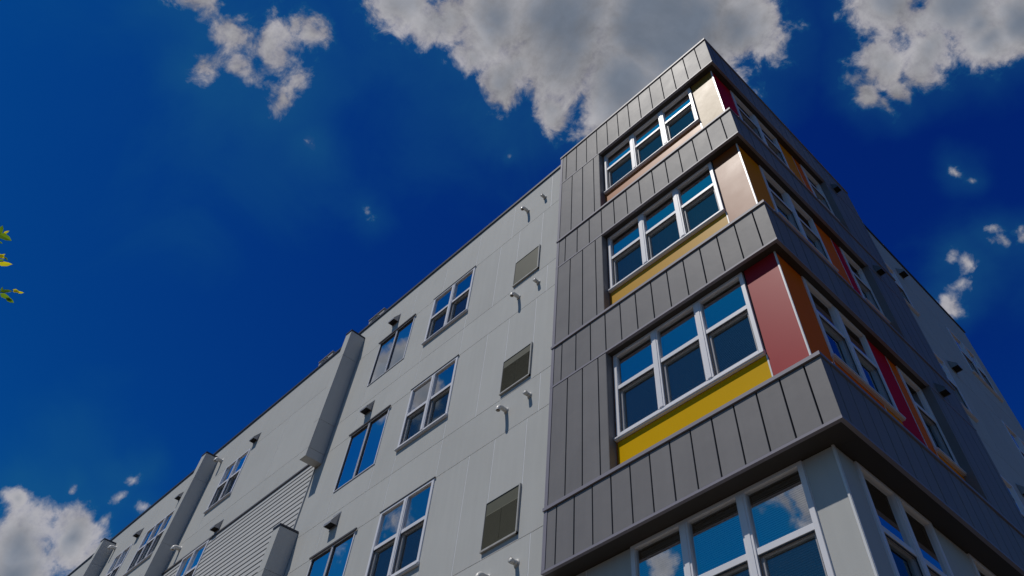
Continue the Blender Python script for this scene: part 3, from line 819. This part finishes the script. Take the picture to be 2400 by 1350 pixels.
for z in (9.08, 5.79, 2.68, -0.43, -3.56):
    straight_pipe(-5.57, WL, z); elbow_pipe(-6.21, WL, z + 0.01)
for x, z in ((-21.72, 9.12), (-21.66, 5.97), (-29.72, 9.1)):
    elbow_pipe(x, WL, z, 0.14, 0.062)
def hood(F, x0, x1, y, z, dep=0.16, hh=0.30, m='galv'):
    w = x1 - x0
    t = 0.006
    mb = MB()
    # sloping top, two triangular cheeks, short front lip; open underneath
    mb.prism([(0.0, hh), (0.0, hh - t), (-dep, 0.05), (-dep, 0.0), (-dep - t, 0.0), (-dep - t, 0.055)], 0, w)
    for xx in (0, w - t): mb.prism([(-0.001, 0.0), (-0.001, hh - t), (-dep, 0.048), (-dep, 0.0)], xx, xx + t)
    mb.box(-0.02, w + 0.02, -0.004, 0.0, -0.03, hh + 0.02)
    o = F.put('vent_hood', mb.mesh('vent_hood', M[m]), B, x0, y, z)
    link('hood_inner_shade', MB().box(t, w - t, -dep + 0.004, -0.004, 0.018, 0.024).mesh('hood_inner_shade', M['dark']), o)  # near-black sheet across the open mouth, standing in for the shade inside
for z in (8.87, 5.72, 2.66, -0.5, -3.6):
    hood(L, -11.94, -11.66, WL, z)
for x, z in ((-19.32, 8.62), (-19.22, 5.53), (-27.45, 8.62), (-24.50, 8.84)):
    hood(L, x, x + 0.27, WL, z, 0.16, 0.28)
for z in (8.70, 5.56, 2.33):
    hood(Rr, 4.86, 5.05, 0.0, z, 0.13, 0.22, 'galv_zinc')
for z in (8.80, 5.46, 2.24):
    hood(Rr, 8.56, 8.82, WR, z, 0.16, 0.22)

# ------------------------------------------------------------------ rooftop condensers
def condenser(x, y, z, label):
    t = thing('condenser_unit', label, 'air conditioner', (x, y, z), 'condensers on the roof behind the parapet')
    w, d, h = 0.84, 0.36, 0.95
    _link('cabinet', MB().box(0, w, 0, d, 0.06, h).mesh('cabinet', M['ac'], bevel=0.01), t)
    _link('top_lid', MB().box(-0.02, w + 0.02, -0.03, d + 0.02, h + 0.001, h + 0.03).mesh('top_lid', M['ac'], bevel=0.006), t)
    gr = MB()
    for r in (0.10, 0.16, 0.22, 0.28, 0.34):
        n = 28; pts = [(w / 2 + r * math.cos(2 * math.pi * i / n), -0.02, 0.56 + r * math.sin(2 * math.pi * i / n)) for i in range(n + 1)]
        gr.tube(pts, 0.006, 6, cap=False)
    _link('fan_grille', gr.mesh('fan_grille', M['white_trim']), t)
    _link('fan_recess', MB().tube([(w / 2, -0.004, 0.56), (w / 2, -0.001, 0.56)], 0.36, 32).mesh('fan_recess', M['dark']), t)
    for xx in (0.08, w - 0.12):
        _link('foot', MB().box(xx, xx + 0.04, 0.02, d - 0.02, 0.0, 0.058).mesh('foot', M['sash_dark']), t)
    # steel stand under the unit
    st = MB()
    for xx in (0.04, w - 0.08):
        for yy in (0.03, d - 0.07): st.box(xx, xx + 0.04, yy, yy + 0.04, -0.6, -0.001)
    _link('stand', st.mesh('stand', M['sash_dark']), t)
condenser(-17.44, 0.6, 10.2 + DZ, 'tan condenser unit on the roof edge, left of the tall fin top')
condenser(-14.52, 0.6, 10.2 + DZ, 'tan condenser unit on the roof edge, right of the tall fin top')

# ------------------------------------------------------------------ street tree whose twigs reach into view
CAMP = Vector((2.48534463, -6.69255094, -6.11925728 + DZ))
T = thing('street_tree', 'leafy tree whose twig tips with yellow green leaves reach in at the left edge', 'tree', (-3.6, -11.2, 0))
TO = Vector((-3.6, -11.2, 0))
trunk = MB()
tp = [Vector((0, 0, -0.05)), Vector((0.05, 0.02, 1.2)), Vector((-0.04, 0.08, 2.4)), Vector((0.03, 0.1, 3.6)), Vector((-0.05, 0.02, 4.6)), Vector((0.05, 0.0, 5.6))]
trunk.tube(tp, [0.17, 0.13, 0.115, 0.09, 0.06, 0.025], 12)
tips = []
br = MB()
for i in range(16):
    z = 1.9 + i * 0.22; a = i * 2.4 + 0.3
    base = Vector((0.02, 0.05, z)); ln = 1.7 - 0.07 * i
    p = [base]
    for k in range(1, 5):
        q = base + Vector((math.cos(a), math.sin(a), 0)) * ln * k / 4 + Vector((random.uniform(-.08, .08), random.uniform(-.08, .08), 0.14 * k + random.uniform(-.04, .06)))
        p.append(q)
    br.tube(p, [0.035, 0.026, 0.018, 0.012, 0.005], 7)
    tips += p[2:]
    for k in (2, 3, 4):
        for s_ in range(3):
            q = p[k] + Vector((random.gauss(0, .3), random.gauss(0, .3), random.uniform(0.05, .4)))
            br.tube([p[k], (p[k] + q) / 2 + Vector((0, 0, .03)), q], [0.009, 0.006, 0.003], 5); tips.append(q); tips.append((p[k] + q) / 2)
# the long bough towards the building front
def along(u, dist):
    return CAMP + Vector(u).normalized() * dist - TO
tw = [along((-0.783, -0.120, 0.613), 6.0), along((-0.800, -0.098, 0.594), 6.0), along((-0.822, -0.080, 0.570), 6.0)]
root = along((-0.80, -0.22, 0.57), 6.1)
bough = [Vector((0.02, 0.08, 3.0)), Vector((0.25, 1.0, 3.5)), root.lerp(Vector((0.25, 1.0, 3.5)), 0.45) + Vector((0, 0, 0.12)), root]
br.tube(bough, [0.05, 0.035, 0.022, 0.012], 8)
for t_ in tw: br.tube([root, root.lerp(t_, 0.55) + Vector((0, 0, 0.03)), t_], [0.008, 0.005, 0.0025], 6)
_link('trunk', trunk.mesh('trunk', M['bark'], smooth=True), T)
_link('branches', br.mesh('branches', M['bark'], smooth=True), T)
def leaf(m, p, d, size, nrm):
    d = d.normalized(); s_ = d.cross(nrm).normalized(); n = s_.cross(d)
    b = len(m.v); w = size * 0.24
    P = [p, p + d * size * .3 + s_ * w + n * size * .03, p + d * size * .7 + s_ * w * .75 + n * size * 0.0, p + d * size - n * size * .12,
         p + d * size * .7 - s_ * w * .75 + n * 0.0, p + d * size * .3 - s_ * w + n * size * .03, p + d * size * .5 - n * size * .04]
    m.v += [tuple(v) for v in P]
    m.f += [(b, b + 1, b + 6), (b + 1, b + 2, b + 6), (b + 2, b + 3, b + 6), (b + 3, b + 4, b + 6), (b + 4, b + 5, b + 6), (b + 5, b, b + 6)]
lg, ly = MB(), MB()
for t_ in tips:
    for k in range(9):
        p = t_ + Vector((random.gauss(0, .13), random.gauss(0, .13), random.gauss(0, .11)))
        d = Vector((random.gauss(0, 1), random.gauss(0, 1), random.gauss(-.2, .6)))
        leaf(ly if random.random() < .25 else lg, p, d, random.uniform(.07, .14), Vector((random.gauss(0, .5), random.gauss(0, .5), 1)))
for pts in [bough[2:], ] + [[root, t_] for t_ in tw]:
    for k in range(10):
        p = pts[0].lerp(pts[1], random.random())
        leaf(ly if random.random() < .4 else lg, p, Vector((random.gauss(0, 1), random.gauss(0, .6), random.gauss(0, .6))), random.uniform(.06, .12), Vector((random.gauss(0, .5), random.gauss(0, .5), 1)))
# leaves at the three twig tips that show
def aim(a, b, m, size=None):
    a = along(a, 6.0); b = along(b, 6.0)
    leaf(m, a, b - a, (b - a).length, Vector((0.8 + random.gauss(0, .3), 0.1 + random.gauss(0, .3), -0.5 + random.gauss(0, .25))))
aim((-0.7861, -0.1018, 0.6096), (-0.7797, -0.1054, 0.6172), lg)
aim((-0.7856, -0.1033, 0.61), (-0.7864, -0.0886, 0.6114), lg)
aim((-0.7843, -0.0994, 0.6124), (-0.7813, -0.0969, 0.6166), ly)
aim((-0.7902, -0.0976, 0.605), (-0.7904, -0.0932, 0.6055), lg)
aim((-0.7998, -0.0881, 0.5938), (-0.7957, -0.0841, 0.5998), ly)
aim((-0.7977, -0.0898, 0.5964), (-0.7982, -0.0816, 0.5968), ly)
aim((-0.8024, -0.0842, 0.5908), (-0.8001, -0.0722, 0.5956), ly)
aim((-0.7976, -0.0836, 0.5974), (-0.7985, -0.0783, 0.5969), lg)
aim((-0.801, -0.085, 0.5926), (-0.7992, -0.0813, 0.5956), lg)
aim((-0.8176, -0.0639, 0.5722), (-0.8138, -0.0549, 0.5785), lg)
aim((-0.8132, -0.0557, 0.5794), (-0.8133, -0.0485, 0.5798), ly)
aim((-0.8167, -0.0629, 0.5736), (-0.8142, -0.0648, 0.577), lg)
aim((-0.8135, -0.0509, 0.5793), (-0.8125, -0.0451, 0.5812), ly)
aim((-0.8181, -0.0624, 0.5717), (-0.8191, -0.0508, 0.5714), lg)
aim((-0.8192, -0.0551, 0.5709), (-0.82, -0.0458, 0.5706), lg)
aim((-0.8199, -0.0533, 0.5701), (-0.819, -0.0484, 0.5718), lg)
aim((-0.8145, -0.054, 0.5776), (-0.8124, -0.0505, 0.5809), ly)
fo = _link('leaves', lg.mesh('leaves', M['leaf']), T); fo['kind'] = 'stuff'
fo = _link('yellow_leaves', ly.mesh('yellow_leaves', M['leaf_y']), T); fo['kind'] = 'stuff'
